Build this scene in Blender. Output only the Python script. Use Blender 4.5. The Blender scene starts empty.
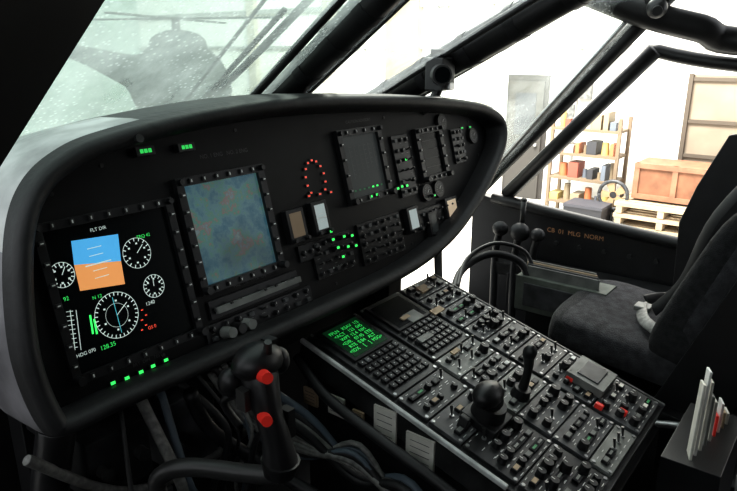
import bpy, math, random
from mathutils import Vector, Matrix, noise
random.seed(7)
S=bpy.context.scene
S.view_settings.view_transform='Standard'
S.view_settings.gamma=.88
# ---------------------------------------------------------------- camera
CAMZ=2.5;F=640.0
a=math.radians(38);p=math.radians(17)
FH=Vector((math.cos(a),math.sin(a),0));R=Vector((math.sin(a),-math.cos(a),0));Z=Vector((0,0,1))
FW=FH*math.cos(p)-Z*math.sin(p);UP=FH*math.sin(p)+Z*math.cos(p)
C=Vector((0,0,CAMZ))
cd=bpy.data.cameras.new('camera');cam=bpy.data.objects.new('camera',cd);S.collection.objects.link(cam)
cd.sensor_width=36;cd.lens=36*F/737;cd.clip_start=.02
cam.matrix_world=Matrix.Translation(C)@Matrix((R,UP,-FW)).transposed().to_4x4()
S.camera=cam
# survey helpers (sight line -> point on a real surface)
def ray(px,py): return FW+R*((px-368.5)/F)+UP*(-(py-245.5)/F)
def pl(px,py,ax,val):
    d=ray(px,py);return C+d*((val-C[ax])/d[ax])
def lp(px,py,M,off=0):
    n=M.to_3x3()@Vector((0,0,1));o=M@Vector((0,0,off));d=ray(px,py)
    q=C+d*((o-C).dot(n)/d.dot(n));l=M.inverted()@q
    return (l.x,l.y)
def frame(o,x,y):
    x=Vector(x).normalized();y=Vector(y).normalized();z=x.cross(y)
    return Matrix.Translation(o)@Matrix((x,y,z)).transposed().to_4x4()
t15=math.radians(15);t16=math.radians(16)
PM=frame((0,.875,1.92),(1,0,0),(0,math.sin(t15),math.cos(t15)))
CM=frame((0,.9,1.893),(1,0,0),(0,math.cos(t16),math.sin(t16)))
# ---------------------------------------------------------------- materials
MATS={}
def mat(name,col,rough=.5,metal=0,emit=0,var=0,scale=20,bump=0,spec=.5):
    if name in MATS: return MATS[name]
    m=bpy.data.materials.new(name);m.use_nodes=True;nt=m.node_tree;b=nt.nodes['Principled BSDF']
    b.inputs['Base Color'].default_value=(*col,1);b.inputs['Roughness'].default_value=rough
    b.inputs['Metallic'].default_value=metal;b.inputs['Specular IOR Level'].default_value=spec
    if emit:
        b.inputs['Emission Color'].default_value=(*col,1);b.inputs['Emission Strength'].default_value=emit
    if var or bump:
        tc=nt.nodes.new('ShaderNodeTexCoord');nz=nt.nodes.new('ShaderNodeTexNoise')
        nz.inputs['Scale'].default_value=scale;nz.inputs['Detail'].default_value=6
        nt.links.new(tc.outputs['Object'],nz.inputs['Vector'])
        if var:
            cr=nt.nodes.new('ShaderNodeValToRGB')
            cr.color_ramp.elements[0].position=.35;cr.color_ramp.elements[1].position=.7
            cr.color_ramp.elements[0].color=(*[c*(1-var) for c in col],1)
            cr.color_ramp.elements[1].color=(*[min(1,c*(1+var)) for c in col],1)
            nt.links.new(nz.outputs['Fac'],cr.inputs['Fac']);nt.links.new(cr.outputs['Color'],b.inputs['Base Color'])
        if bump:
            bp=nt.nodes.new('ShaderNodeBump');bp.inputs['Strength'].default_value=bump;bp.inputs['Distance'].default_value=.003
            nz2=nt.nodes.new('ShaderNodeTexNoise');nz2.inputs['Scale'].default_value=scale*8
            nt.links.new(tc.outputs['Object'],nz2.inputs['Vector'])
            nt.links.new(nz2.outputs['Fac'],bp.inputs['Height']);nt.links.new(bp.outputs['Normal'],b.inputs['Normal'])
    MATS[name]=m;return m
hoodm=mat('glareshield_black',(.012,.012,.013),.55,var=.5,scale=9,bump=.3,spec=.35)
black=mat('black_plastic',(.008,.008,.009),.42,var=.4,scale=15)
facem=mat('panel_face_black',(.005,.005,.0055),.5,var=.4,scale=12,spec=.2)
bez=mat('bezel_black',(.009,.009,.010),.35,spec=.35)
gloss=mat('screen_glass_black',(.002,.003,.0035),.25,spec=.15)
hoodside=mat('hood_side_worn_daylit_grey',(.16,.155,.165),.65,var=.5,scale=7)  # worn grey, lightened to paint in daylight reflected off the hood side
hoodtop=mat('hood_top_daylit',(.42,.42,.42),.7,var=.35,scale=10)  # daylight on the hood's upper left painted as a paler grey
cgrey=mat('console_grey',(.055,.057,.06),.45,var=.5,scale=25)
cblk=mat('console_panel_black',(.016,.0165,.017),.38,var=.6,scale=30)
mgrey=mat('mid_grey_paint',(.18,.185,.175),.5,var=.35,scale=20)
strip=mat('edge_light_rail',(.50,.51,.50),.4,var=.3,scale=30)
metal=mat('bare_metal',(.45,.45,.45),.35,metal=.8)
dmetal=mat('dark_metal',(.045,.045,.045),.4,metal=.5)
white=mat('legend_white',(.75,.75,.73),.5)
paper=mat('paper',(.66,.64,.58),.8,var=.12,scale=30)
tan=mat('tan_label',(.42,.31,.20),.6)
orange=mat('placard_orange',(.5,.25,.12),.6)
red=mat('red_button',(.62,.03,.02),.35,emit=.15)
rubber=mat('rubber_black',(.009,.009,.010),.5,var=.4)
fabric=mat('seat_fabric_black',(.017,.0175,.019),.95,var=.5,scale=60,bump=.8)
fabg=mat('seat_fabric_grey',(.033,.033,.037),.95,var=.5,scale=40,bump=.8)
frame_b=mat('frame_black',(.008,.008,.008),.45,var=.5,scale=8)
cable=mat('cable_blue_grey',(.07,.095,.12),.5)
cable2=mat('cable_braid',(.18,.18,.17),.5,var=.4,scale=80)
copper=mat('bracket_brown',(.10,.05,.03),.5,var=.3)
green=mat('green_lamp',(.05,.95,.15),emit=1.3);greent=mat('green_text',(.04,.65,.12),emit=.95)
redl=mat('red_lamp',(.9,.09,.05),emit=.9);whl=mat('display_white',(.60,.70,.66),emit=.65)
sky=mat('display_sky_blue',(.07,.34,.62),emit=1.0);gnd=mat('display_ground_orange',(.62,.27,.09),emit=1.0)
cyan=mat('display_cyan',(.1,.6,.7),emit=.6);dgreen=mat('dim_green',(.02,.14,.05),emit=.5)
dimscr=mat('dim_screen',(.03,.035,.035),.2,emit=.2);tanscr=mat('standby_display_tan',(.48,.38,.27),.3,emit=.8)
greyscr=mat('standby_display_grey',(.33,.38,.38),.3,emit=.7);brownscr=mat('standby_display_brown',(.12,.085,.05),.3,emit=.6)
m3scr=mat('systems_display_dark',(.030,.034,.034),.3,emit=.45,spec=.2)
cdub=mat('cdu_screen',(.005,.035,.012),.2,emit=.5)
def map_material():
    m=bpy.data.materials.new('moving_map_display');m.use_nodes=True;nt=m.node_tree;b=nt.nodes['Principled BSDF']
    tc=nt.nodes.new('ShaderNodeTexCoord')
    n1=nt.nodes.new('ShaderNodeTexNoise');n1.inputs['Scale'].default_value=24;n1.inputs['Detail'].default_value=9;n1.inputs['Roughness'].default_value=.68
    nt.links.new(tc.outputs['Object'],n1.inputs['Vector'])
    cr=nt.nodes.new('ShaderNodeValToRGB');e=cr.color_ramp.elements
    e[0].position=.32;e[0].color=(.02,.07,.10,1);e[1].position=.72;e[1].color=(.13,.17,.16,1)
    for pos,c in ((.44,(.04,.095,.12,1)),(.50,(.06,.12,.135,1)),(.56,(.05,.13,.10,1)),(.60,(.13,.085,.085,1)),(.63,(.08,.12,.13,1))):
        k=e.new(pos);k.color=c
    n2=nt.nodes.new('ShaderNodeTexNoise');n2.inputs['Scale'].default_value=9
    nt.links.new(tc.outputs['Object'],n2.inputs['Vector'])
    mr=nt.nodes.new('ShaderNodeMapRange');mr.inputs[1].default_value=.35;mr.inputs[2].default_value=.65;mr.inputs[3].default_value=.6;mr.inputs[4].default_value=1.1
    nt.links.new(n2.outputs['Fac'],mr.inputs[0])
    nt.links.new(n1.outputs['Fac'],cr.inputs['Fac'])
    nt.links.new(cr.outputs['Color'],b.inputs['Emission Color']);nt.links.new(mr.outputs[0],b.inputs['Emission Strength'])
    b.inputs['Base Color'].default_value=(.01,.01,.01,1);b.inputs['Roughness'].default_value=.25;b.inputs['Specular IOR Level'].default_value=.3
    return m
mapm=map_material()
def glass_material(name,lo,hi,tint=(.9,.96,.93),scale=5,spots=0,dustcol=(.85,.9,.87)):
    m=bpy.data.materials.new(name);m.use_nodes=True;nt=m.node_tree;nt.nodes.clear();L=nt.links.new
    o=nt.nodes.new('ShaderNodeOutputMaterial');tr=nt.nodes.new('ShaderNodeBsdfTransparent');tr.inputs[0].default_value=(*tint,1)
    gl=nt.nodes.new('ShaderNodeBsdfGlossy');gl.inputs['Roughness'].default_value=.03
    df=nt.nodes.new('ShaderNodeBsdfTranslucent');df.inputs[0].default_value=(*dustcol,1)
    d2=nt.nodes.new('ShaderNodeBsdfDiffuse');d2.inputs[0].default_value=(*dustcol,1)
    dd=nt.nodes.new('ShaderNodeMixShader');dd.inputs[0].default_value=.3
    L(df.outputs[0],dd.inputs[1]);L(d2.outputs[0],dd.inputs[2])
    tc=nt.nodes.new('ShaderNodeTexCoord');nz=nt.nodes.new('ShaderNodeTexNoise')
    mp=nt.nodes.new('ShaderNodeMapping');mp.inputs['Rotation'].default_value=(0,0,.5);mp.inputs['Scale'].default_value=(1.6,.6,1.5)
    nz.inputs['Scale'].default_value=scale;nz.inputs['Detail'].default_value=14;nz.inputs['Roughness'].default_value=.65
    L(tc.outputs['Object'],mp.inputs[0]);L(mp.outputs[0],nz.inputs['Vector'])
    mr=nt.nodes.new('ShaderNodeMapRange');mr.inputs[1].default_value=.35;mr.inputs[2].default_value=.72;mr.inputs[3].default_value=lo;mr.inputs[4].default_value=hi
    L(nz.outputs['Fac'],mr.inputs[0]);fac=mr.outputs[0]
    if spots:
        vo=nt.nodes.new('ShaderNodeTexVoronoi');vo.inputs['Scale'].default_value=90;L(tc.outputs['Object'],vo.inputs['Vector'])
        m3=nt.nodes.new('ShaderNodeMapRange');m3.inputs[1].default_value=.12;m3.inputs[2].default_value=.34;m3.inputs[3].default_value=spots;m3.inputs[4].default_value=0
        L(vo.outputs['Distance'],m3.inputs[0])
        n3=nt.nodes.new('ShaderNodeTexNoise');n3.inputs['Scale'].default_value=6;L(tc.outputs['Object'],n3.inputs['Vector'])
        m4=nt.nodes.new('ShaderNodeMapRange');m4.inputs[1].default_value=.42;m4.inputs[2].default_value=.55;L(n3.outputs['Fac'],m4.inputs[0])
        mu=nt.nodes.new('ShaderNodeMath');mu.operation='MULTIPLY';L(m3.outputs[0],mu.inputs[0]);L(m4.outputs[0],mu.inputs[1])
        ad=nt.nodes.new('ShaderNodeMath');ad.operation='ADD';ad.use_clamp=True;L(mu.outputs[0],ad.inputs[0]);L(fac,ad.inputs[1]);fac=ad.outputs[0]
    m1=nt.nodes.new('ShaderNodeMixShader');m1.inputs[0].default_value=.05
    L(tr.outputs[0],m1.inputs[1]);L(gl.outputs[0],m1.inputs[2])
    m2=nt.nodes.new('ShaderNodeMixShader');L(fac,m2.inputs[0])
    L(m1.outputs[0],m2.inputs[1]);L(dd.outputs[0],m2.inputs[2]);L(m2.outputs[0],o.inputs[0])
    return m
glassL=glass_material('windshield_glass_dusty',.20,.75,(.58,.70,.65),3.5,.35,(.46,.53,.49));glassC=glass_material('windshield_glass',.05,.3,spots=.15)
# ---------------------------------------------------------------- mesh builder
I4=Matrix.Identity(4)
def catmull(pts,n=8,closed=False):
    P=[Vector(q) for q in pts];out=[];L=len(P)
    rng=range(L) if closed else range(L-1)
    for i in rng:
        g=lambda k:P[k%L] if closed else P[max(0,min(L-1,k))]
        p0,p1,p2,p3=g(i-1),g(i),g(i+1),g(i+2)
        for j in range(n):
            t=j/n;out.append(.5*((2*p1)+(p2-p0)*t+(2*p0-5*p1+4*p2-p3)*t*t+(3*p1-p0-3*p2+p3)*t**3))
    if not closed: out.append(P[-1])
    return out
class B:
    def __init__(s,name,M=I4,parent=None):
        s.name=name;s.M=M;s.v=[];s.f=[];s.mi=[];s.sm=[];s.mats=[];s.parent=parent
    def m(s,mt):
        if mt not in s.mats:s.mats.append(mt)
        return s.mats.index(mt)
    def add(s,vs,fs,mt,smooth=False):
        b=len(s.v);s.v+= [s.M@Vector(q) for q in vs];k=s.m(mt)
        for f in fs: s.f.append([b+i for i in f]);s.mi.append(k);s.sm.append(smooth)
    def box(s,c,sz,mt,Rm=None,taper=1):
        c=Vector(c);h=Vector(sz)/2;vs=[]
        for k,(zz,sc) in enumerate(((-1,1),(1,taper))):
            for x,y in ((-1,-1),(1,-1),(1,1),(-1,1)):
                q=Vector((x*h.x*sc,y*h.y*sc,zz*h.z))
                if Rm: q=Rm@q
                vs.append(c+q)
        s.add(vs,[(3,2,1,0),(4,5,6,7),(0,1,5,4),(1,2,6,5),(2,3,7,6),(3,0,4,7)],mt)
    def cyl(s,p1,p2,r1,r2,mt,n=16,cap=True,smooth=True):
        p1=Vector(p1);p2=Vector(p2);d=(p2-p1).normalized();x=d.orthogonal().normalized();y=d.cross(x);vs=[]
        for q,r in ((p1,r1),(p2,r2)):
            for i in range(n):
                t=2*math.pi*i/n;vs.append(q+(x*math.cos(t)+y*math.sin(t))*r)
        s.add(vs,[(i,(i+1)%n,n+(i+1)%n,n+i) for i in range(n)],mt,smooth)
        if cap:
            s.add(vs[:n],[tuple(range(n))[::-1]],mt);s.add(vs[n:],[tuple(range(n))],mt)
    def tube(s,pts,r,mt,n=10,sub=6,flat=1,smooth=True):
        P=catmull(pts,sub) if len(pts)>2 else [Vector(q) for q in pts]
        rs=r if isinstance(r,(list,tuple)) else None;vs=[];x=None
        for i,q in enumerate(P):
            d=(P[min(i+1,len(P)-1)]-P[max(i-1,0)]).normalized()
            x=(d.orthogonal() if x is None else (x-d*x.dot(d))).normalized();y=d.cross(x)
            if rs:
                u=i/(len(P)-1)*(len(rs)-1);k=min(int(u),len(rs)-2);rr=rs[k]+(rs[k+1]-rs[k])*(u-k)
            else: rr=r
            for j in range(n):
                t=2*math.pi*j/n;vs.append(q+x*math.cos(t)*rr+y*math.sin(t)*rr*flat)
        L=len(P);fs=[]
        for i in range(L-1):
            for j in range(n): fs.append((i*n+j,i*n+(j+1)%n,(i+1)*n+(j+1)%n,(i+1)*n+j))
        fs.append(tuple(range(n))[::-1]);fs.append(tuple(range((L-1)*n,L*n)))
        s.add(vs,fs,mt,smooth)
    def poly(s,pts,mt): s.add(pts,[tuple(range(len(pts)))],mt)
    def prism(s,pts,vec,mt):
        n=len(pts);v=Vector(vec);P=[Vector(q) for q in pts];P+= [q+v for q in P]
        s.add(P,[tuple(range(n))[::-1],tuple(range(n,2*n))]+[(i,(i+1)%n,n+(i+1)%n,n+i) for i in range(n)],mt)
    def ball(s,c,r,mt,sc=(1,1,1),n=14,Rm=None):
        c=Vector(c);vs=[];fs=[];m=n//2+1
        for i in range(m+1):
            th=math.pi*i/m
            for j in range(n):
                ph=2*math.pi*j/n;q=Vector((math.sin(th)*math.cos(ph)*sc[0],math.sin(th)*math.sin(ph)*sc[1],math.cos(th)*sc[2]))*r
                if Rm:q=Rm@q
                vs.append(c+q)
        for i in range(m):
            for j in range(n): fs.append((i*n+j,(i+1)*n+j,(i+1)*n+(j+1)%n,i*n+(j+1)%n))
        s.add(vs,fs,mt,True)
    def ring(s,c,r0,r1,mt,a0=0,a1=360,n=40):
        c=Vector(c);vs=[]
        for i in range(n+1):
            t=math.radians(a0+(a1-a0)*i/n);e=Vector((math.cos(t),math.sin(t),0));vs+= [c+e*r0,c+e*r1]
        s.add(vs,[(2*i,2*i+1,2*i+3,2*i+2) for i in range(n)],mt)
    def ticks(s,c,r0,r1,mt,n=24,w=.0008,a0=0,a1=360):
        c=Vector(c)
        for i in range(n):
            t=math.radians(a0+(a1-a0)*i/n);e=Vector((math.cos(t),math.sin(t),0));o=Vector((-e.y,e.x,0))*w
            s.poly([c+e*r0-o,c+e*r1-o,c+e*r1+o,c+e*r0+o],mt)
    def line(s,p,q,w,mt,z=0):
        p=Vector((p[0],p[1],z));q=Vector((q[0],q[1],z));d=(q-p).normalized();o=Vector((-d.y,d.x,0))*w/2
        s.poly([p-o,q-o,q+o,p+o],mt)
    def rect(s,c,w,h,z,mt): 
        x,y=c[0],c[1];s.poly([(x-w/2,y-h/2,z),(x+w/2,y-h/2,z),(x+w/2,y+h/2,z),(x-w/2,y+h/2,z)],mt)
    def done(s,bevel=0):
        me=bpy.data.meshes.new(s.name);me.from_pydata([tuple(q) for q in s.v],[],s.f)
        for m in s.mats:me.materials.append(m)
        for pgn,k,sm in zip(me.polygons,s.mi,s.sm): pgn.material_index=k;pgn.use_smooth=sm
        me.update()
        o=bpy.data.objects.new(s.name,me);S.collection.objects.link(o)
        if s.parent:o.parent=s.parent
        if bevel:
            b=o.modifiers.new('bevel','BEVEL');b.width=bevel;b.segments=2;b.limit_method='ANGLE';b.angle_limit=math.radians(40)
        return o
def text(name,st,loc,size,mt,M,parent=None,al='CENTER'):
    c=bpy.data.curves.new(name,'FONT');c.body=st;c.size=size;c.align_x=al;c.align_y='CENTER';c.materials.append(mt)
    o=bpy.data.objects.new(name,c);S.collection.objects.link(o)
    if parent:o.parent=parent
    o.matrix_world=M@Matrix.Translation(loc);return o
# ================================================================ INSTRUMENT PANEL
outline=[(.345,.06),(.335,.149),(.348,.245),(.375,.338),(.411,.395),(.465,.431),(.542,.453),(.721,.476),(.977,.486),(1.327,.470),(1.664,.438),(1.80,.405),(1.86,.36),(1.835,.29),(1.72,.205),(1.58,.130),(1.43,.075),(1.25,.045),(1.027,.037),(.706,.038),(.463,.040),(.37,.040)]
OL=catmull([(x,y,0) for x,y in outline],8,True);N=len(OL)
def offs(d):
    r=[]
    for i,q in enumerate(OL):
        t=(OL[(i+2)%N]-OL[(i-2)%N]).normalized();n=Vector((-t.y,t.x,0))
        r.append(q+n*d)
    return r
ip=B('instrument_panel',PM)
Y_l=PM.to_3x3().inverted()@Vector((0,1,-.06)) 
rings=[(-.026,0,0),(-.026,.048,0),(-.020,.060,0),(-.010,.066,0),(0,.062,0),(.004,.05,0)]
vs=[];
for d,o,yy in rings: vs+=[q+Vector((0,0,o))+Y_l*yy for q in offs(d)]
fs=[(k*N+i,k*N+(i+1)%N,(k+1)*N+(i+1)%N,(k+1)*N+i) for k in range(len(rings)-1) for i in range(N)]
ip.add(vs,fs,hoodm,True)
ip.poly(offs(-.026),facem)
sk=[(.004,.05,0),(.008,.05,.02),(.010,.05,.045),(.012,.05,.14),(.0,.05,.26)]
vs=[]
for d,o,yy in sk: vs+=[q+Vector((0,0,o))+Y_l*yy for q in offs(d)]
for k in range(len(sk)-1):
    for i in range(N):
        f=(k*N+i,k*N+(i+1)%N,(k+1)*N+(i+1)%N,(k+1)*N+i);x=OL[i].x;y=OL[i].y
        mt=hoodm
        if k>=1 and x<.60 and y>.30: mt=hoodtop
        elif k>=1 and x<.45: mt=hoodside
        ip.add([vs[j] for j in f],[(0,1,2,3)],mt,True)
ip=ip.done()
def child(name,M=PM,par=None): return B(name,M,par or ip)
def display(name,cx,cy,w,h,scr,nb=5,bw=.016):
    b=child(name);T=.012
    for sx in(-1,1): b.box((cx+sx*(w+bw)/2,cy,T/2),(bw,h+2*bw,T),bez)
    for sy in(-1,1): b.box((cx,cy+sy*(h+bw)/2,T/2),(w,bw,T),bez)
    b.rect((cx,cy),w,h,.004,scr)
    for i in range(nb):
        for sx in(-1,1):
            y=cy-h/2+h*(i+.5)/nb;b.box((cx+sx*(w/2+bw/2),y,T+.002),(.009,.007,.005),cblk)
            b.box((cx+sx*(w/2+bw/2),y,T+.0048),(.005,.0022,.0006),white)
        for sy in(-1,1):
            x=cx-w/2+w*(i+.5)/nb;b.box((x,cy+sy*(h/2+bw/2),T+.002),(.007,.009,.005),cblk)
            b.box((x,cy+sy*(h/2+bw/2),T+.0048),(.0022,.005,.0006),white)
    for sx in(-1,1):
        b.cyl((cx+sx*(w/2+bw/2),cy-h/2-bw/2,T),(cx+sx*(w/2+bw/2),cy-h/2-bw/2,T+.014),.008,.007,black)
        b.cyl((cx+sx*(w/2+bw/2),cy+h/2+bw/2,T),(cx+sx*(w/2+bw/2),cy+h/2+bw/2,T+.010),.006,.005,black)
    b.done(bevel=.001);return b
display('primary_flight_display',.532,.215,.216,.225,gloss,7,.014)
display('moving_map_display',.775,.262,.178,.185,mapm,6)
display('copilot_map_display',1.205,.325,.135,.145,m3scr,4)
display('copilot_flight_display',1.50,.315,.10,.115,gloss,4)
g=child('flight_symbology');z=.0052
def P(px,py): return lp(px,py,PM,.005)
def quad(pts,mt,zz=z): g.poly([(*P(*q),zz) for q in pts],mt)
quad([(74,265),(121,261),(118,234),(71,241)],sky);quad([(80,291),(125,284),(121,261),(74,265)],gnd)
c=P(98,262)
for k in(-2,-1,1,2): g.line((c[0]-.012,c[1]+k*.012),(c[0]+.012,c[1]+k*.012),.0012,whl,z+.0005)
g.line((c[0]-.022,c[1]-.002),(c[0]+.022,c[1]-.002),.002,whl,z+.0005)
for (px,py),r in (((62,275),.020),((137,253),.026),((154,286),.020),((117,315),.038)):
    x,y=P(px,py);g.ring((x,y,z),r-.0010,r,whl);g.ticks((x,y,z),r-.006,r-.0010,whl,n=30 if r>.03 else 16)
    th=random.uniform(.5,2);g.line((x,y),(x+math.cos(th)*r*.7,y+math.sin(th)*r*.7),.0013,whl,z)
    for k in range(6):
        t=math.radians(60*k+20);g.rect((x+math.cos(t)*r*.62,y+math.sin(t)*r*.62),.0035,.003,z,whl)
x,y=P(117,315);g.ring((x,y,z),.019,.0196,whl);g.line((x,y-.03),(x,y+.03),.001,cyan,z)
for px in (70,76):
    g.line(P(px,310),P(px+5,350),.0012,whl,z)
for i in range(9): g.line(P(66+i*.6,312+i*4.5),P(73+i*.6,311+i*4.5),.001,whl,z)
for px,h in ((90,0),(94,4)): g.line(P(px,315+h),P(px+3,334),.003,green,z)
for i in range(5): g.rect(P(142+i%2*4,310+i*5),.004,.002,z,redl)
g.done()
for k,(px,py,s,t,mt) in enumerate([(108,346,.010,'128.35',greent),(86,353,.008,'HDG 070',whl),(66,299,.009,'92',greent),(150,303,.009,'1240',whl),(143,236,.008,'TRQ 42',greent),(97,297,.008,'N 12',greent),(98,229,.008,'FLT DIR',whl),(152,327,.008,'GS 0',redl)]):
    text('readout_%d'%(k+1),t,(*P(px,py),z+.0004),s,mt,PM,ip)
l=child('annunciator_lamps')
def lamp(px,py,w,h,mt,zz=.004):
    x,y=P(px,py);l.box((x,y,zz/2+.001),(w+.004,h+.004,zz),black);l.rect((x,y),w,h,zz+.0015,mt)
for px,py in((142,152),(183,148)):
    x,y=lp(px,py,PM,.0);l.box((x,y,.006),(.036,.015,.012),black)
    for k in range(3): l.rect((x-.008+k*.008,y),.0065,.007,.0125,greent)
for i,(px,py) in enumerate([(113,383),(127,378),(141,372),(153,366),(166,360)]):
    lamp(px,py,.008,.005,green);
for i in range(11):
    t=math.radians(-40+i*26);x,y=P(316,179);lx,ly=x+.030*math.cos(t),y+.042*math.sin(t)
    l.box((lx,ly,.002),(.009,.007,.004),black);l.rect((lx,ly),.006,.0038,.0045,redl)
for px,py in((328,240),(339,237),(347,236),(333,248),(343,247),(351,246),(338,257),(326,232)): lamp(px,py,.008,.005,green,.02)
for px,py in((403,160),(399,187),(404,186),(368,197),(374,195),(395,189)): lamp(px,py,.009,.005,green,.014)
for px,py in((462,128),(470,127)): lamp(px,py,.012,.004,greent)
for px,py in((309,196),(320,194),(331,192)): lamp(px,py,.007,.0035,redl)
for px,py in((430,196),(468,205)): lamp(px,py,.008,.004,greent,.02)
x,y=P(338,266);l.rect((x,y),.035,.003,.006,whl)
l.done()
def standby(name,px,py,w,h,scr,ball=False):
    b=child(name);x,y=P(px,py)
    b.box((x,y,.008),(w+.016,h+.018,.016),bez);b.rect((x,y+.002),w,h,.0165,scr)
    for sx in(-1,1): b.cyl((x+sx*(w/2+.002),y-h/2-.004,.016),(x+sx*(w/2+.002),y-h/2-.004,.026),.005,.004,black,10)
    if ball:
        b.line((x-w/2,y),(x+w/2,y),.002,white,.017)
        for k in(-1,1): b.line((x-.006,y+k*.008),(x+.006,y+k*.008),.001,white,.017)
    b.done(bevel=.001)
standby('standby_attitude_indicator',294,226,.035,.052,brownscr)
standby('standby_altimeter',318,218,.032,.055,greyscr,True)
standby('clock_display',411,220,.034,.050,greyscr)
standby('standby_engine_display',450,212,.046,.065,tanscr)
standby('selector_display',431,224,.026,.05,dimscr)
sw=child('switch_fields')
def field(x0,x1,y0,y1,nx,ny):
    sw.box(((x0+x1)/2,(y0+y1)/2,.003),(x1-x0,y1-y0,.006),bez)
    for i in range(nx):
        for j in range(ny):
            x=x0+(x1-x0)*(i+.5)/nx;y=y0+(y1-y0)*(j+.5)/ny;r=random.random()
            if r<.45: sw.cyl((x,y,.006),(x,y,.014),.0055,.0045,black,10);sw.rect((x,y+.003),.001,.004,.0145,white)
            elif r<.7: sw.box((x,y,.009),(.011,.008,.006),cgrey)
            else: sw.cyl((x,y,.006),(x,y+.004,.02),.0022,.0028,dmetal,8)
            if random.random()<.6: sw.rect((x,y-.0085),.008,.0012,.0065,mgrey)
field(.66,.94,.062,.098,9,2)
field(.68,.91,.105,.14,8,1)
field(.97,1.10,.10,.185,5,4)
field(1.13,1.30,.09,.19,6,5)
field(1.33,1.40,.22,.38,3,6)
field(1.36,1.58,.12,.175,8,2)
field(1.62,1.68,.27,.37,3,5)
field(.93,1.0,.15,.185,3,1)
sw.box((.80,.12,.012),(.22,.012,.008),mgrey)
for i in range(3): sw.cyl((.70+.024*i,.075,.006),(.70+.024*i,.075,.032),.012,.010,[mgrey,black,mgrey][i],14)
for i in range(6):
    x=1.16+i*.018;sw.rect((x,.335),.0010,.08,.0062,cgrey)
    for k in range(7): sw.rect((x+.005,.305+k*.011),.005,.0012,.0062,cgrey)
for i in range(7): sw.rect((1.152+i*.017,.268),.007,.004,.0062,green if i in(4,5) else dgreen)
for k in range(4): sw.rect((1.50,.28+.024*k),.07,.0008,.0062,cgrey)
# small round backup gauges
for gx,gy in((1.44,.215),(1.50,.215),(1.58,.395),(1.74,.34),(1.02,.245)):
    sw.cyl((gx,gy,0),(gx,gy,.010),.024,.023,bez,20);sw.ring((gx,gy,.0105),.015,.0165,cgrey);sw.ticks((gx,gy,.0106),.011,.015,mgrey,12);sw.line((gx,gy),(gx+.008,gy+.008),.0012,white,.0108)
sw.done(bevel=.0006)
for k,(x,y,s,t) in enumerate([(.80,.402,.011,'NO. 1 ENG   NO. 2 ENG'),(.8,.15,.008,'PWR   LSR   TF/TA   GPS   FM1'),(1.22,.43,.010,'CAUTION ADVISORY'),(.54,.082,.008,'BRT  DIM   TEST')]):
    text('legend_%d'%(k+1),t,(x,y,.002),s,cgrey,PM,ip)
sc=child('face_screws')
for i in range(0,N,12):
    q=offs(-.04)[i];sc.cyl((q.x,q.y,0),(q.x,q.y,.002),.0035,.0035,cblk,10)
q=lp(140,135,PM,.07);sc.cyl((q[0],q[1]-.005,.05),(q[0],q[1]-.005,.068),.007,.007,dmetal,14)
sc.done()
# ================================================================ CENTRE CONSOLE
con=B('center_console',CM)
x0,x1,s1=.915,1.45,.66
con.box(((x0+x1)/2,-s1/2,-.03),(x1-x0,s1,.06),cblk)
con.M=I4
fy=.90;zf=1.893-.06;ya=.9-s1*math.cos(t16);za=1.893-s1*math.sin(t16)-.05
con.prism([(x0+.012,ya,za),(x0+.012,fy,zf),(x0+.012,fy,1.33),(x0+.012,ya,1.33)],(x1-x0-.024,0,0),black)
con=con.done(bevel=.002)
e=B('edge_rails',CM,con)
e.box((x0-.002,-.26,.003),(.009,.52,.010),strip);e.box((x1-.003,-.33,.003),(.008,.66,.01),cgrey)
e.done(bevel=.002)
def module(b,xa,xb,sa,sb,kind):
    w=xb-xa;h=sb-sa;cx=(xa+xb)/2;cy=-(sa+sb)/2;rr=random.random()
    base=cblk if (kind=='cdu' or rr<.55) else (cgrey if rr<.88 else mgrey)
    if kind=='grey': base=cgrey
    b.box((cx,cy,.004),(w-.004,h-.004,.008),base)
    for sx in(-1,1):
        for sy in(-1,1): b.cyl((cx+sx*(w/2-.008),cy+sy*(h/2-.008),.008),(cx+sx*(w/2-.008),cy+sy*(h/2-.008),.010),.004,.004,metal,8)
    if kind=='cdu':
        b.box((cx,cy+h*.22,.011),(w*.82,h*.46,.008),bez)
        for i in range(7):
            for j in range(5): 
                b.box((cx-w*.36+w*.12*i,cy-h*.06-h*.085*j,.012),(w*.085,h*.058,.007),cgrey if random.random()<.15 else bez)
                b.rect((cx-w*.36+w*.12*i,cy-h*.06-h*.085*j),.003,.0022,.0157,white)
        return
    nx=max(2,int(w/.030));ny=max(1,int(h/.030))
    for i in range(nx):
        for j in range(ny):
            x=cx-w/2+.014+(w-.028)*(i+.5)/nx+random.uniform(-.003,.003);y=cy-h/2+.006+(h-.012)*(j+.5)/ny;r=random.random()
            if r<.30:
                k=random.uniform(.7,1.3);b.cyl((x,y,.008),(x,y,.022*k),.010*k,.008*k,black,14);b.rect((x,y+.004),.0015,.007,.022*k+.0005,white)
            elif r<.48:
                b.cyl((x,y,.008),(x,y,.011),.005,.005,metal,8);b.cyl((x,y,.010),(x,y+.008,.03),.002,.0035,dmetal,8)
            elif r<.76: b.box((x,y,.011),(.020,.013,.008),bez);b.rect((x,y),.015,.009,.0155,random.choice([cgrey,mgrey,strip,mgrey,paper,tan]))
            elif r<.92: b.box((x,y,.011),(.026,.014,.006),gloss);b.rect((x,y),.016,.005,.0145,dgreen if random.random()<.25 else mgrey)
            b.rect((x,y-.014),.012,.0014,.0085,white)
            if random.random()<.5:b.rect((x-.003,y+.0145),.008,.0012,.0085,white)
mb=B('control_panels',CM,con)
module(mb,.93,1.095,.0,.25,'cdu');module(mb,1.105,1.27,.0,.23,'cdu')
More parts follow.
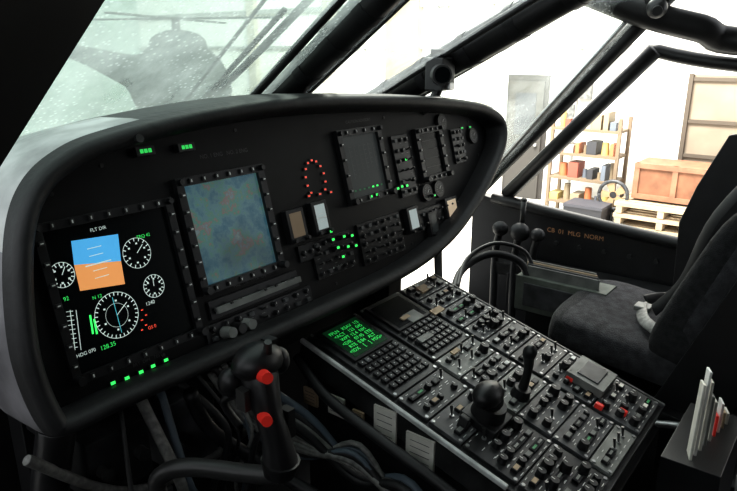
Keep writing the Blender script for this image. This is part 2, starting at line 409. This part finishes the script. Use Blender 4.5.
cols=[(.93,1.095,[.25,.33,.41,.53,.65]),(1.105,1.27,[.23,.30,.36,.44,.52,.60,.65]),(1.28,1.44,[0,.06,.12,.2,.26,.33,.42,.54,.65])]
for xa,xb,ss in cols:
    for i in range(len(ss)-1):
        module(mb,xa,xb,ss[i],ss[i+1],'grey' if (xa>1.2 and i in(2,6,)) else 'x')
mb.box((1.34,-.035,.012),(.04,.025,.006),tan);mb.box((1.2,-.10,.016),(.05,.035,.004),mgrey)
for (px,py,w_,h_) in((425,338,.05,.018),(437,311,.045,.02),(455,352,.03,.012),(405,318,.03,.012)):
    qx,qy=lp(px,py,CM,.015);mb.box((qx,qy,.017),(w_,h_,.004),mgrey if w_>.045 else tan)
mb.box((1.37,-.50,.02),(.10,.09,.02),mgrey);mb.box((1.37,-.50,.031),(.07,.05,.004),cgrey)
mb.done(bevel=.0008)
cs=B('control_display_unit_screen',CM,con);cs.rect((1.012,-.07),.115,.10,.0155,cdub);cs.rect((1.187,-.065),.115,.09,.0155,gloss);cs.done()
text('cdu_page','FPLN   KSAV  1/3\n<ACT   123  045\n WPT 12.4  NM\n<DIR   07:45  ETE\n RTE  0.84   ALT\n<IDX    [    ]  MSG>',(1.012,-.07,.0165),.0135,greent,CM,con)
lv=B('console_lever',CM,con)
lx,ly=lp(520,395,CM,.01)
lv.cyl((lx,ly,.008),(lx,ly,.03),.022,.018,black,16);lv.tube([(lx,ly,.02),(lx+.004,ly+.005,.07),(lx+.0,ly+.015,.11)],[.011,.009,.013],black);lv.ball((lx,ly+.015,.115),.015,black,(1,1,1.3))
lv.done()
kb=B('trim_knob',CM,con);kx,ky=lp(487,415,CM,.02)
kb.box((kx,ky,.012),(.08,.08,.024),black);kb.cyl((kx,ky,.02),(kx,ky,.05),.036,.032,black,20);kb.tube([(kx,ky,.05),(kx-.01,ky+.01,.072)],[.026,.026],black,14);kb.ball((kx-.01,ky+.01,.072),.032,black,(1.3,.9,.75))
kb.box((kx-.06,ky+.02,.02),(.012,.02,.03),dmetal);kb.done(bevel=.002)
rc=B('red_guard_switches',CM,con)
for px,py in((624,410),(600,404),(571,376)):
    qx,qy=lp(px,py,CM,.02);rc.box((qx,qy,.014),(.012,.018,.012),red)
rc.done(bevel=.002)
pc=B('checklist_cards',I4,con)
for (y,zc,w,h,mt) in((.67,1.775,.055,.075,paper),(.585,1.748,.065,.07,paper),(.875,1.765,.04,.04,tan),(.80,1.77,.045,.045,paper),(.74,1.765,.03,.03,tan)):
    pc.box((x0-.002,y,zc),(.006,w,h),mt)
    for k in range(4): pc.box((x0-.0055,y,zc+h*.3-k*h*.2),(.0006,w*.7,.0015),cgrey)
pc.done(bevel=.001)
# ================================================================ CABLES
cb=B('cable_bundle')
for i in range(18):
    o=random.uniform(-.04,.04);o2=random.uniform(-.04,.04)
    cb.tube([(.72+o,.93,1.90+o2*.3),(.76+o,.88,1.80+o2),(.82+o*.6,.80,1.73+o2),(.86+o*.4,.70,1.70-o2),(.87+o*.3,.58,1.655+o2),(.86,.42,1.60-o2),(.85,.25,1.5+o)],random.choice([.004,.006,.009]),[rubber,cable,cable2,rubber,cable,cable2][i%6])
for i in range(8):
    o=random.uniform(-.05,.05)
    cb.tube([(.50+.04*i,.93,1.91),(.52+.04*i+o,.86,1.78+o),(.56+.03*i,.90,1.66),(.60+.03*i+o,.95,1.5),(.6+.02*i,.98,1.34)],random.choice([.004,.007,.010]),[rubber,cable2,cable,rubber][i%4])
cb.tube([(.9,.90,1.86),(.87,.80,1.82),(.86,.68,1.79),(.865,.52,1.74),(.87,.38,1.69)],.011,rubber)
cb.tube([(.62,.90,1.90),(.66,.90,1.80),(.74,.84,1.70),(.80,.7,1.62),(.8,.5,1.55)],.014,rubber)
cb.tube([(.85,.2,1.52),(.84,.25,1.42),(.84,.3,1.34)],.02,rubber)
cb.done()
# ================================================================ CYCLIC STICK
cy=B('cyclic_stick')
cy.tube([(.618,.712,2.035),(.606,.69,2.00),(.600,.668,1.955),(.602,.655,1.91),(.604,.65,1.865)],[.034,.030,.022,.023,.030],black,16)
cy.ball((.612,.70,2.030),.040,black,(1.15,.9,.75));cy.ball((.575,.725,2.00),.020,black,(1,1,1.2));cy.ball((.648,.69,2.02),.018,black,(1,1,1.3))
cy.cyl((.595,.672,2.022),(.584,.648,2.029),.011,.009,red,14)
cy.cyl((.585,.664,1.958),(.574,.643,1.962),.010,.009,red,14)
cy.cyl((.615,.68,2.05),(.610,.672,2.072),.008,.006,dmetal,10);cy.box((.638,.70,2.045),(.018,.02,.03),black)
cy.box((.57,.69,1.985),(.012,.02,.035),dmetal);cy.box((.628,.655,1.93),(.015,.02,.05),black)
cy.tube([(.59,.70,1.985),(.57,.738,1.965),(.583,.72,1.92)],.007,black)
cy.tube([(.604,.65,1.87),(.60,.66,1.845),(.575,.71,1.84),(.53,.78,1.845),(.50,.815,1.835),(.492,.83,1.79),(.50,.82,1.6),(.52,.8,1.335)],.0155,dmetal,14)
cy.cyl((.604,.65,1.875),(.603,.652,1.85),.032,.026,black,16)
cy.tube([(.62,.68,1.88),(.66,.74,1.85),(.68,.80,1.80),(.66,.83,1.6)],.006,rubber)
cy.done()
# ================================================================ COCKPIT SHELL
sh=B('cockpit_floor');sh.box((.97,.08,1.3),(2.76,2.7,.06),black)
sh.prism([(0,1.40,1.28),(0,1.30,.75),(0,.9,.5),(0,-1.3,.5),(0,-1.3,1.28)],(2.32,0,0),mat('fuselage_dark_green',(.05,.06,.05),.6,var=.2,scale=3))
for x in(.1,2.2):
    sh.tube([(x,-.6,.55),(x,-.65,.35)],.06,dmetal);sh.cyl((x-.1,-.65,.30),(x+.1,-.65,.30),.30,.30,rubber,24)
sh.done()
nb=B('nose_bulkhead')
Y=1.42
for (xa,xb,za,zb) in((-.42,1.74,1.33,2.2),(1.74,2.27,1.33,1.40),(1.74,2.27,1.90,2.0)):
    nb.box(((xa+xb)/2,Y,(za+zb)/2),(xb-xa,.04,zb-za),black)
nb.prism([(.05,1.20,2.22),(1.60,1.20,2.22),(1.60,1.45,2.18),(.05,1.45,2.18)],(0,0,-.03),hoodm)
nb.done()
# support structure, avionics boxes and brackets carried under the panel
ps=B('panel_support_structure',I4,ip)
ps.box((.86,1.08,1.90),(.86,.14,.16),black);ps.box((.915,1.2,1.62),(.97,.06,.58),black);ps.box((1.32,1.0,1.86),(.06,.12,.16),black)
ps.tube([(.40,.95,1.92),(.38,.98,1.7),(.45,1.0,1.335)],.03,black);ps.tube([(1.515,.93,2.01),(1.495,.91,1.86),(1.475,.86,1.60),(1.475,.84,1.335)],.012,mgrey)
for (x,y,zc,sx_,sy_,sz_,mt) in((.50,1.0,1.80,.12,.10,.12,cblk),(.66,1.0,1.78,.10,.10,.16,cgrey),(.42,.95,1.72,.07,.05,.05,copper),(.56,.95,1.66,.05,.04,.09,cgrey),(.78,1.0,1.72,.08,.08,.10,cblk),(.35,1.0,1.62,.08,.06,.10,cgrey)):
    ps.box((x,y,zc),(sx_,sy_,sz_),mt)
    for k in(-1,1): ps.cyl((x+k*sx_*.3,y-sy_/2,zc),(x+k*sx_*.3,y-sy_/2-.02,zc),.012,.012,dmetal,12)
ps.tube([(.34,.93,1.90),(.50,.94,1.74),(.70,.95,1.70),(.88,.95,1.74)],.009,cable2)
ps.done(bevel=.002)
pd=B('rudder_pedals')
for x in(.30,.55):
    pd.box((x,1.05,1.50),(.12,.02,.14),dmetal,Matrix.Rotation(-.5,3,'X'));pd.tube([(x,1.07,1.48),(x,1.12,1.40),(x,1.14,1.335)],.012,dmetal)
    for k in range(4): pd.box((x,1.037,1.45+k*.030),(.11,.012,.006),rubber)
pd.tube([(.2,1.15,1.42),(.7,1.15,1.42)],.02,black);pd.done(bevel=.002)
hs=B('ventilation_hose')
hpts=[(.28,.80,1.75),(.33,.82,1.66),(.40,.86,1.60),(.44,.90,1.50),(.44,.92,1.36)]
hs.tube(hpts,.032,rubber,14)
pp=catmull(hpts,6)
for k in range(14):
    i=int(k/13*(len(pp)-2));hs.cyl(pp[i],pp[i]+(pp[i+1]-pp[i])*.25,.036,.036,dmetal,14)
hs.tube([(.24,.95,1.88),(.28,.9,1.72),(.40,.82,1.62),(.45,.75,1.5)],.010,cable2)
hs.done()
# ---- canopy: posts, pillars, roof and glass belong to one frame
can=bpy.data.objects.new('canopy_frame',None);S.collection.objects.link(can)
def post(name,p1,p2,r,flat=1,wraps=0,mt=frame_b):
    b=B(name,I4,can);b.tube([p1,p2],r,mt,12,flat=flat)
    p1=Vector(p1);p2=Vector(p2)
    for k in range(wraps):
        t=(k+.5)/wraps;q=p1.lerp(p2,t);b.cyl(q,q+(p2-p1).normalized()*.03,r*1.06,r*1.06,rubber,12)
    return b
b=post('center_post_1',(1.18,1.42,2.237),(1.02,.50,2.79),.036,1,9)
b.tube([(1.075,1.40,2.24),(.93,.50,2.80)],.010,frame_b);b.tube([(1.25,1.40,2.24),(1.09,.50,2.78)],.010,dmetal);b.done()
b=post('center_post_2',(1.67,1.42,2.26),(1.51,.40,2.73),.045,1,7)
b.tube([(1.60,1.40,2.27),(1.43,.40,2.74)],.010,dmetal);b.tube([(1.76,1.40,2.24),(1.60,.4,2.72)],.012,frame_b);b.done()
b=post('right_pillar',(2.27,1.22,1.95),(2.17,.45,2.78),.030)
b.tube([(2.30,1.10,1.95),(2.27,.60,2.50)],.028,frame_b);b.tube([(2.22,1.22,1.95),(2.12,.45,2.83)],.008,metal)
b.tube([(2.30,.62,2.50),(2.31,.36,2.455),(2.31,-.4,2.40)],.022,frame_b);b.done()
b=B('left_pillar',I4,can);ed=Vector((-.08,.05,-.13));q=Vector((.388,.70,2.551))
b.prism([q-ed*2,q+ed*3,q+ed*3+Vector((-.25,-.05,0)),q-ed*2+Vector((-.35,-.05,0))],(0,-.04,-.01),frame_b);b.done()
rf=B('cockpit_roof',I4,can)
rf.box((.97,-.45,2.86),(2.76,1.75,.06),frame_b)
rf.tube([pl(560,-20,0,2.05),pl(640,12,0,2.15),pl(700,28,0,2.22),pl(760,42,0,2.28),(2.3,-.5,2.54)],.042,frame_b)
rf.ball(pl(657,8,0,2.1),.03,black,(1,1,1));rf.cyl(pl(657,8,0,2.1),pl(657,8,0,2.1)+Vector((-.03,-.01,-.01)),.018,.014,dmetal)
rf.tube([pl(640,14,0,2.15),(2.17,.45,2.78)],.03,frame_b)
rf.box((.97,.40,2.84),(2.7,.10,.06),frame_b)
rf.done()
for nm,pts,mt in(('window_1',[(.12,1.47,2.19),(1.14,1.45,2.22),(1.0,.42,2.84),(.30,.42,2.84)],glassL),
                 ('window_2',[(1.16,1.45,2.22),(1.66,1.45,2.24),(1.52,.42,2.74),(1.04,.42,2.82)],glassC),
                 ('window_3',[(1.70,1.45,2.24),(2.26,1.24,1.88),(2.16,.45,2.78),(1.56,.42,2.74)],glassC)):
    b=B(nm,I4,can);b.poly(pts,mt);b.done()
w=B('windshield_wiper',I4,can);w.tube([(1.11,1.54,2.30),(1.10,1.25,2.46),(1.09,.9,2.68)],.009,rubber);w.box((1.115,1.52,2.27),(.05,.07,.05),rubber);w.tube([(1.02,1.48,2.27),(1.00,1.0,2.58)],.006,rubber);w.tube([(.97,1.50,2.25),(.95,1.0,2.60)],.004,dmetal);w.done()
rb=B('rear_shade_bulkhead',I4,can);rb.box((.97,-1.22,2.08),(2.7,.05,1.5),black);rb.done()  # out of view; closed to full height to darken the cockpit
lw=B('left_shade_door',I4,can)  # unseen door added behind the camera to keep light off the panel
lw.box((-.38,.0,1.80),(.05,2.36,.94),black);lw.box((-.38,-.85,2.54),(.05,.66,.54),black);lw.box((-.38,.0,2.78),(.05,1.2,.08),black)
lw.tube([(-.38,-1.1,2.28),(-.38,1.1,2.28)],.02,frame_b);lw.tube([(-.38,1.05,2.28),(-.36,.45,2.80)],.025,frame_b);lw.done()
sd=B('right_cockpit_door')
sd.prism([(2.28,1.24,1.945),(2.28,1.13,1.93),(2.28,.40,1.87),(2.28,-1.19,1.82),(2.28,-1.19,1.33),(2.28,1.24,1.33)],(.05,0,0),black)
sd.tube([(2.28,1.15,1.935),(2.275,.42,1.872),(2.27,-.5,1.83)],.022,frame_b)
sd.box((2.20,.75,1.70),(.12,.62,.05),cblk)
sd.box((2.16,.80,1.62),(.05,.4,.14),black)
for i in range(8): sd.cyl((2.275,1.05-i*.09,1.80),(2.262,1.05-i*.09,1.80),.008,.008,dmetal,10)
sd=sd.done(bevel=.003)
DM=frame((2.262,0,0),(0,-1,0),(0,0,1))
text('door_placard','CB  01  MLG  NORM',(-.80,1.848,0),.024,orange,DM,sd)
mc=B('map_case',I4,sd)
c0=pl(565,283,0,1.95)
mc.box((c0.x,c0.y,c0.z-.05),(.10,.30,.12),mat('case_grey_green',(.12,.135,.115),.7,var=.3))
mc.box((c0.x-.052,c0.y,c0.z-.05),(.006,.24,.08),cgrey)
for k in range(4): mc.box((c0.x-.03+k*.02,c0.y+.01*k,c0.z+.015),(.004,.24,.06),[mgrey,cgrey,tan,mgrey][k])
mc.box((c0.x+.01,c0.y+.03,1.55),(.07,.18,.44),black)
mc.done(bevel=.003)
hg=B('handgrip_hose',I4,sd)
P1=[pl(452,300,0,1.62),pl(462,270,0,1.75),pl(490,254,0,1.85),pl(520,262,0,1.92),pl(530,285,0,1.92)]
hg.tube(P1,.013,rubber);hg.tube([q+Vector((.03,0,.03)) for q in P1],.007,rubber)
hg.tube([P1[0],P1[0]+Vector((0,0,-.15)),Vector((P1[0].x,P1[0].y,1.335))],.013,rubber)
for dy,rr in((0,.032),(.08,.026),(-.07,.023)):
    q=pl(520,232,0,2.14)+Vector((0,dy,0));hg.ball(q,rr,rubber,(1,1.2,1.1));hg.tube([q,q+Vector((.01,.02,-.12)),q+Vector((-.02,.0,-.35))],.014,rubber)
q=pl(524,200,0,2.16);hg.tube([q,q+Vector((0,.0,-.10))],.010,dmetal);hg.ball(q,.012,dmetal,(1,1,.7))
hg.done()
cp=B('standby_compass',I4,can);q=pl(440,74,1,.95)
cp.box(q,(.065,.055,.085),black);cp.cyl(q+Vector((-.03,-.02,0)),q+Vector((-.05,-.038,0)),.028,.026,dmetal,16);cp.cyl(q+Vector((-.051,-.039,0)),q+Vector((-.052,-.040,0)),.021,.021,gloss,16)
cp.box(q+Vector((0,0,.055)),(.05,.035,.02),black);cp.box(q+Vector((.035,.0,.04)),(.05,.02,.02),dmetal)
cp.tube([q+Vector((0,0,-.03)),q+Vector((-.01,.02,-.08)),q+Vector((-.03,.04,-.10))],.013,dmetal);cp.box(q+Vector((-.04,0,-.062)),(.06,.03,.012),metal);cp.box(q+Vector((.0,-.035,-.03)),(.03,.01,.02),metal)
cp.done(bevel=.003)
# ================================================================ RIGHT SEAT
st=B('copilot_seat')
def pad(b,c,sz,mt,Rm=None,e=.35):
    c=Vector(c);vs=[];fs=[];m=12;k=24
    sg=lambda v,pw:math.copysign(abs(v)**pw,v)
    for i in range(m+1):
        th=-math.pi/2+math.pi*i/m
        for j in range(k):
            ph=2*math.pi*j/k
            q=Vector((sg(math.cos(th),e)*sg(math.cos(ph),e)*sz[0]/2,sg(math.cos(th),e)*sg(math.sin(ph),e)*sz[1]/2,sg(math.sin(th),e)*sz[2]/2))
            if Rm:q=Rm@q
            vs.append(c+q)
    for i in range(m):
        for j in range(k): fs.append((i*k+j,i*k+(j+1)%k,(i+1)*k+(j+1)%k,(i+1)*k+j))
    b.add(vs,fs,mt,True)
RX=Matrix.Rotation(math.radians(7),3,'X')
pad(st,(1.88,.43,1.705),(.46,.44,.11),fabg,RX,.4)
pad(st,(1.88,.59,1.715),(.44,.14,.12),fabric,RX,.5)
st.prism([(1.64,.66,1.63),(1.64,.2,1.58),(1.64,.2,1.42),(1.64,.60,1.42)],(.48,0,0),black)
RB=Matrix.Rotation(math.radians(22),3,'X')
pad(st,(1.88,.18,2.00),(.47,.13,.70),fabg,RB,.4)
pad(st,(1.70,.235,1.92),(.10,.16,.46),fabric,RB,.5)
for k in range(3): st.tube([(1.66,.285-.03*k,1.86+.08*k),(1.88,.275-.03*k,1.87+.08*k),(2.1,.285-.03*k,1.86+.08*k)],.006,fabric)
st.prism([(1.63,.33,1.62),(1.63,.08,2.26),(1.63,-.02,2.26),(1.63,.16,1.60)],(.03,0,0),black)
st.prism([(2.14,.42,1.74),(2.14,.43,1.98),(2.14,.395,2.10),(2.14,.33,2.26),(2.14,.25,2.28),(2.14,.05,2.28),(2.14,.15,1.6),(2.14,.40,1.62)],(.03,0,0),rubber)
pad(st,(1.88,.0,2.43),(.28,.09,.2),fabric,RB,.5)
st.tube([(1.68,.30,1.775),(1.75,.40,1.785),(1.86,.44,1.79)],.018,cable2,8,flat=.25);st.box((1.84,.43,1.79),(.045,.045,.014),mgrey)
st.tube([(2.05,.30,1.78),(1.98,.40,1.785),(1.90,.44,1.79)],.018,rubber,8,flat=.25)
st.tube([(1.80,.12,2.33),(1.79,.27,2.1),(1.80,.33,1.9),(1.83,.40,1.79)],.02,rubber,8,flat=.2)
for x in(1.70,2.06): st.box((x,.35,1.375),(.04,.5,.09),dmetal)
st.tube([(1.62,.60,1.60),(1.615,.42,1.55),(1.62,.25,1.58)],.010,metal)
st.done(bevel=.004)
dh=B('document_holder')
dh.box((1.37,.165,1.525),(.26,.11,.38),black)
for k in range(9):
    mt=[paper,white,paper,mgrey,paper,red,white,tan,paper][k];h=[.17,.19,.16,.12,.10,.06,.08,.05,.04][k]
    dh.box((1.29+.022*k,.175-.004*k,1.70+h/2),(.035,.005,h),mt,Matrix.Rotation(.16-.01*k,3,'Y')@Matrix.Rotation(.35,3,'Z'))
dh.done(bevel=.001)
bg=B('equipment_bag')
bgR=Matrix.Rotation(.3,3,'Z')
pad(bg,(1.14,-.03,1.53),(.30,.24,.40),fabg,bgR,.5);pad(bg,(1.20,-.05,1.72),(.26,.2,.14),fabric,None,.6)
bg.tube([(1.02,.04,1.70),(1.14,.07,1.80),(1.28,.03,1.75)],.014,rubber,8,flat=.4);bg.tube([(1.06,-.10,1.72),(1.10,.05,1.74),(1.14,.10,1.62)],.012,rubber,8,flat=.4);bg.done()
# ================================================================ HANGAR
wallm=mat('hangar_wall_white',(.86,.85,.80),.8,var=.05,scale=1.5)
floorm=mat('hangar_floor_concrete',(.62,.60,.55),.5,var=.12,scale=1.2)
b=B('floor');b.box((4,6,-.05),(30,34,.1),floorm);b.done()
b=B('wall_right');b.box((10.6,4,3.5),(.2,24,7),wallm);b.done()
b=B('wall_front');b.box((2,16.1,3.5),(17,.2,7),mat('hangar_wall_greenish',(.45,.52,.48),.8,var=.15,scale=.8));b.done()
tr=B('trim_1')
tanw=mat('column_tan',(.34,.28,.21),.7,var=.1,scale=3);greyw=mat('conduit_grey',(.4,.4,.38),.5);crm=mat('column_cream',(.54,.50,.42),.7)
tr.box((10.42,7.3,3.5),(.15,.75,7),tanw)
for y in (5.6,9.2,11.5,1.0,-2): tr.box((10.44,y,3.5),(.11,.25,7),crm)
for y in(3.9,6.4,6.6,8.3): tr.cyl((10.46,y,.3),(10.46,y,6),.03,.03,greyw,8)
tr.box((10.46,4,2.55),(.07,24,.06),greyw);tr.box((10.46,6,3.3),(.07,24,.1),greyw)
for (y,zc) in((4.0,1.5),(5.5,1.4),(3.75,1.9)): tr.box((10.44,y,zc),(.1,.22,.3),mgrey)
tr.done()
d=B('door_1');q1=pl(510,80,0,10.45);q2=pl(548,82,0,10.45)
yc=(q1.y+q2.y)/2;wd=abs(q1.y-q2.y)*.9
d.box((10.465,yc,1.05),(.06,wd+.12,2.1),mat('door_frame_dark',(.05,.045,.04),.6));d.box((10.42,yc,1.0),(.04,wd,2.0),mat('door_grey_brown',(.09,.085,.078),.6,spec=.1))
d.box((10.395,yc,1.45),(.015,wd*.6,.7),mat('door_window',(.07,.072,.078),.6,spec=.1));d.cyl((10.40,yc-wd*.38,.95),(10.35,yc-wd*.38,.95),.03,.03,metal,10);d.done()
shf=B('storage_shelf');y0,y1_=2.85,3.85;wood=mat('shelf_tan',(.20,.15,.10),.7)
for y in(y0,y1_):
    for x in(9.5,9.95): shf.box((x,y,.78),(.05,.05,1.56),wood)
for zz in(.25,.62,.99,1.36): shf.box((9.72,(y0+y1_)/2,zz),(.5,y1_-y0,.04),wood)
cols_=[(.50,.18,.08),(.50,.38,.14),(.05,.05,.055),(.50,.48,.42),(.35,.09,.06),(.15,.17,.2),(.30,.24,.16)]
for zz in(.27,.64,1.01,1.38):
    y=y0+.06
    while y<y1_-.12:
        w_=random.uniform(.06,.18);h=random.uniform(.08,.27);k_=random.randrange(7)
        m_=mat('stored_item_%d'%k_,cols_[k_],.6)
        if random.random()<.6: shf.box((9.65,y+w_/2,zz+h/2),(.3,w_*.9,h),m_)
        else: shf.cyl((9.62,y+w_/2,zz),(9.62,y+w_/2,zz+h),w_*.4,w_*.34,m_,12)
        y+=w_+.02
shf.done()
fan=B('floor_fan');q=pl(613,195,0,9.2)
fan.tube([q+Vector((0,.2*math.cos(t*math.pi/8),.2*math.sin(t*math.pi/8))) for t in range(17)],.025,cgrey,8,2)
fan.cyl(q,q+Vector((.06,0,0)),.05,.05,dmetal,12)
for k in range(5):
    t=k*2*math.pi/5;e1=Vector((0,math.cos(t),math.sin(t)));e2=Vector((0,-math.sin(t),math.cos(t)))
    fan.poly([q+e1*.04-e2*.03,q+e1*.17-e2*.06,q+e1*.17+e2*.06,q+e1*.04+e2*.03],mat('fan_tan',(.35,.25,.14),.5))
fan.tube([q+Vector((.03,0,-.2)),Vector((q.x+.03,q.y,.03))],.03,dmetal);fan.cyl((q.x,q.y,0),(q.x,q.y,.04),.2,.2,dmetal);fan.done()
bn=B('storage_bin');q=pl(588,203,0,9.0);bn.box((q.x,q.y,.18),(.4,.5,.36),mat('bin_black',(.03,.03,.035),.5),taper=1.1);bn.box((q.x,q.y,.38),(.46,.56,.04),mat('bin_lid',(.06,.06,.07),.5));bn.done()
cr=B('wooden_crate');cw=mat('crate_wood',(.24,.11,.06),.7,var=.2,scale=6);cw2=mat('crate_batten',(.30,.15,.09),.7,var=.2,scale=6)
cr.box((9.62,2.0,.745),(.6,1.05,.50),cw)
for y in(1.5,2.0,2.5): cr.box((9.31,y,.745),(.03,.07,.50),cw2)
for zz in(.53,.96): cr.box((9.305,2.0,zz),(.03,1.06,.07),cw2)
cr.done()
pt=B('pallet_stack');pw=mat('pallet_wood',(.42,.33,.22),.8,var=.15,scale=5)
for L in range(3):
    for y in(1.55,2.05,2.6): pt.box((9.45,y,.05+L*.16),(.9,.08,.10),pw)
    for k in range(6): pt.box((9.05+k*.16,2.07,.125+L*.16),(.11,1.2,.05),pw)
pt.done()
rd=B('door_2')
rd.box((10.45,1.35,1.08),(.06,1.7,2.16),mat('cabinet_tan',(.27,.22,.165),.7,var=.1,scale=3))
for y in(.5,1.35,2.2): rd.box((10.39,y,1.09),(.05,.06,2.17),mat('cabinet_trim',(.10,.08,.06),.7))
for zz in(1.0,1.5,2.1): rd.box((10.40,1.35,zz),(.04,1.75,.05),MATS['cabinet_trim'])
rd.done()
hp=B('parked_helicopter');hc=Vector((8.0,10.9,1.65));hm=mat('helicopter_dark_green',(.035,.042,.04),.6,var=.3,scale=2)
hp.tube([hc+Vector(v_) for v_ in((-.5,-1.3,-.2),(-.35,-.9,.0),(-.1,-.3,.15),(.0,.6,.2),(-.1,1.5,.4),(-.3,2.8,.7),(-.4,4.0,.9))],[.15,.6,.85,.8,.35,.2,.12],hm,18,8)
hp.ball(hc+Vector((-.05,0,.95)),.5,hm,(.8,1.5,.55));hp.cyl(hc+Vector((-.05,0,1.1)),hc+Vector((-.05,0,1.45)),.09,.07,dmetal)
for k in range(4):
    t=math.radians(25+90*k);hp.box(hc+Vector((-.05+1.1*math.cos(t),1.1*math.sin(t),1.42)),(2.1,.12,.03),hm,Matrix.Rotation(t,3,'Z'))
for sx in(-.8,.8):
    hp.tube([hc+Vector((sx,-1.3,-1.55)),hc+Vector((sx,1.4,-1.59))],.06,dmetal)
    for yy in(-.6,.7): hp.tube([hc+Vector((sx*.5,yy,-.4)),hc+Vector((sx,yy,-1.57))],.05,dmetal)
hp.done()
# ================================================================ LIGHT
W=bpy.data.worlds.new('daylight');S.world=W;W.use_nodes=True;bgn=W.node_tree.nodes['Background']
bgn.inputs[0].default_value=(.93,.97,1,1);bgn.inputs[1].default_value=2.5
def area(name,loc,tgt,sz,pw,col=(1,1,1)):
    l=bpy.data.lights.new(name,'AREA');l.size=sz;l.energy=pw;l.color=col;o=bpy.data.objects.new(name,l);S.collection.objects.link(o)
    o.location=loc;o.rotation_euler=(Vector(tgt)-Vector(loc)).to_track_quat('-Z','Y').to_euler()
area('hangar_light',(6,4,6.8),(10,3,1),3,2400,(1,.97,.9))
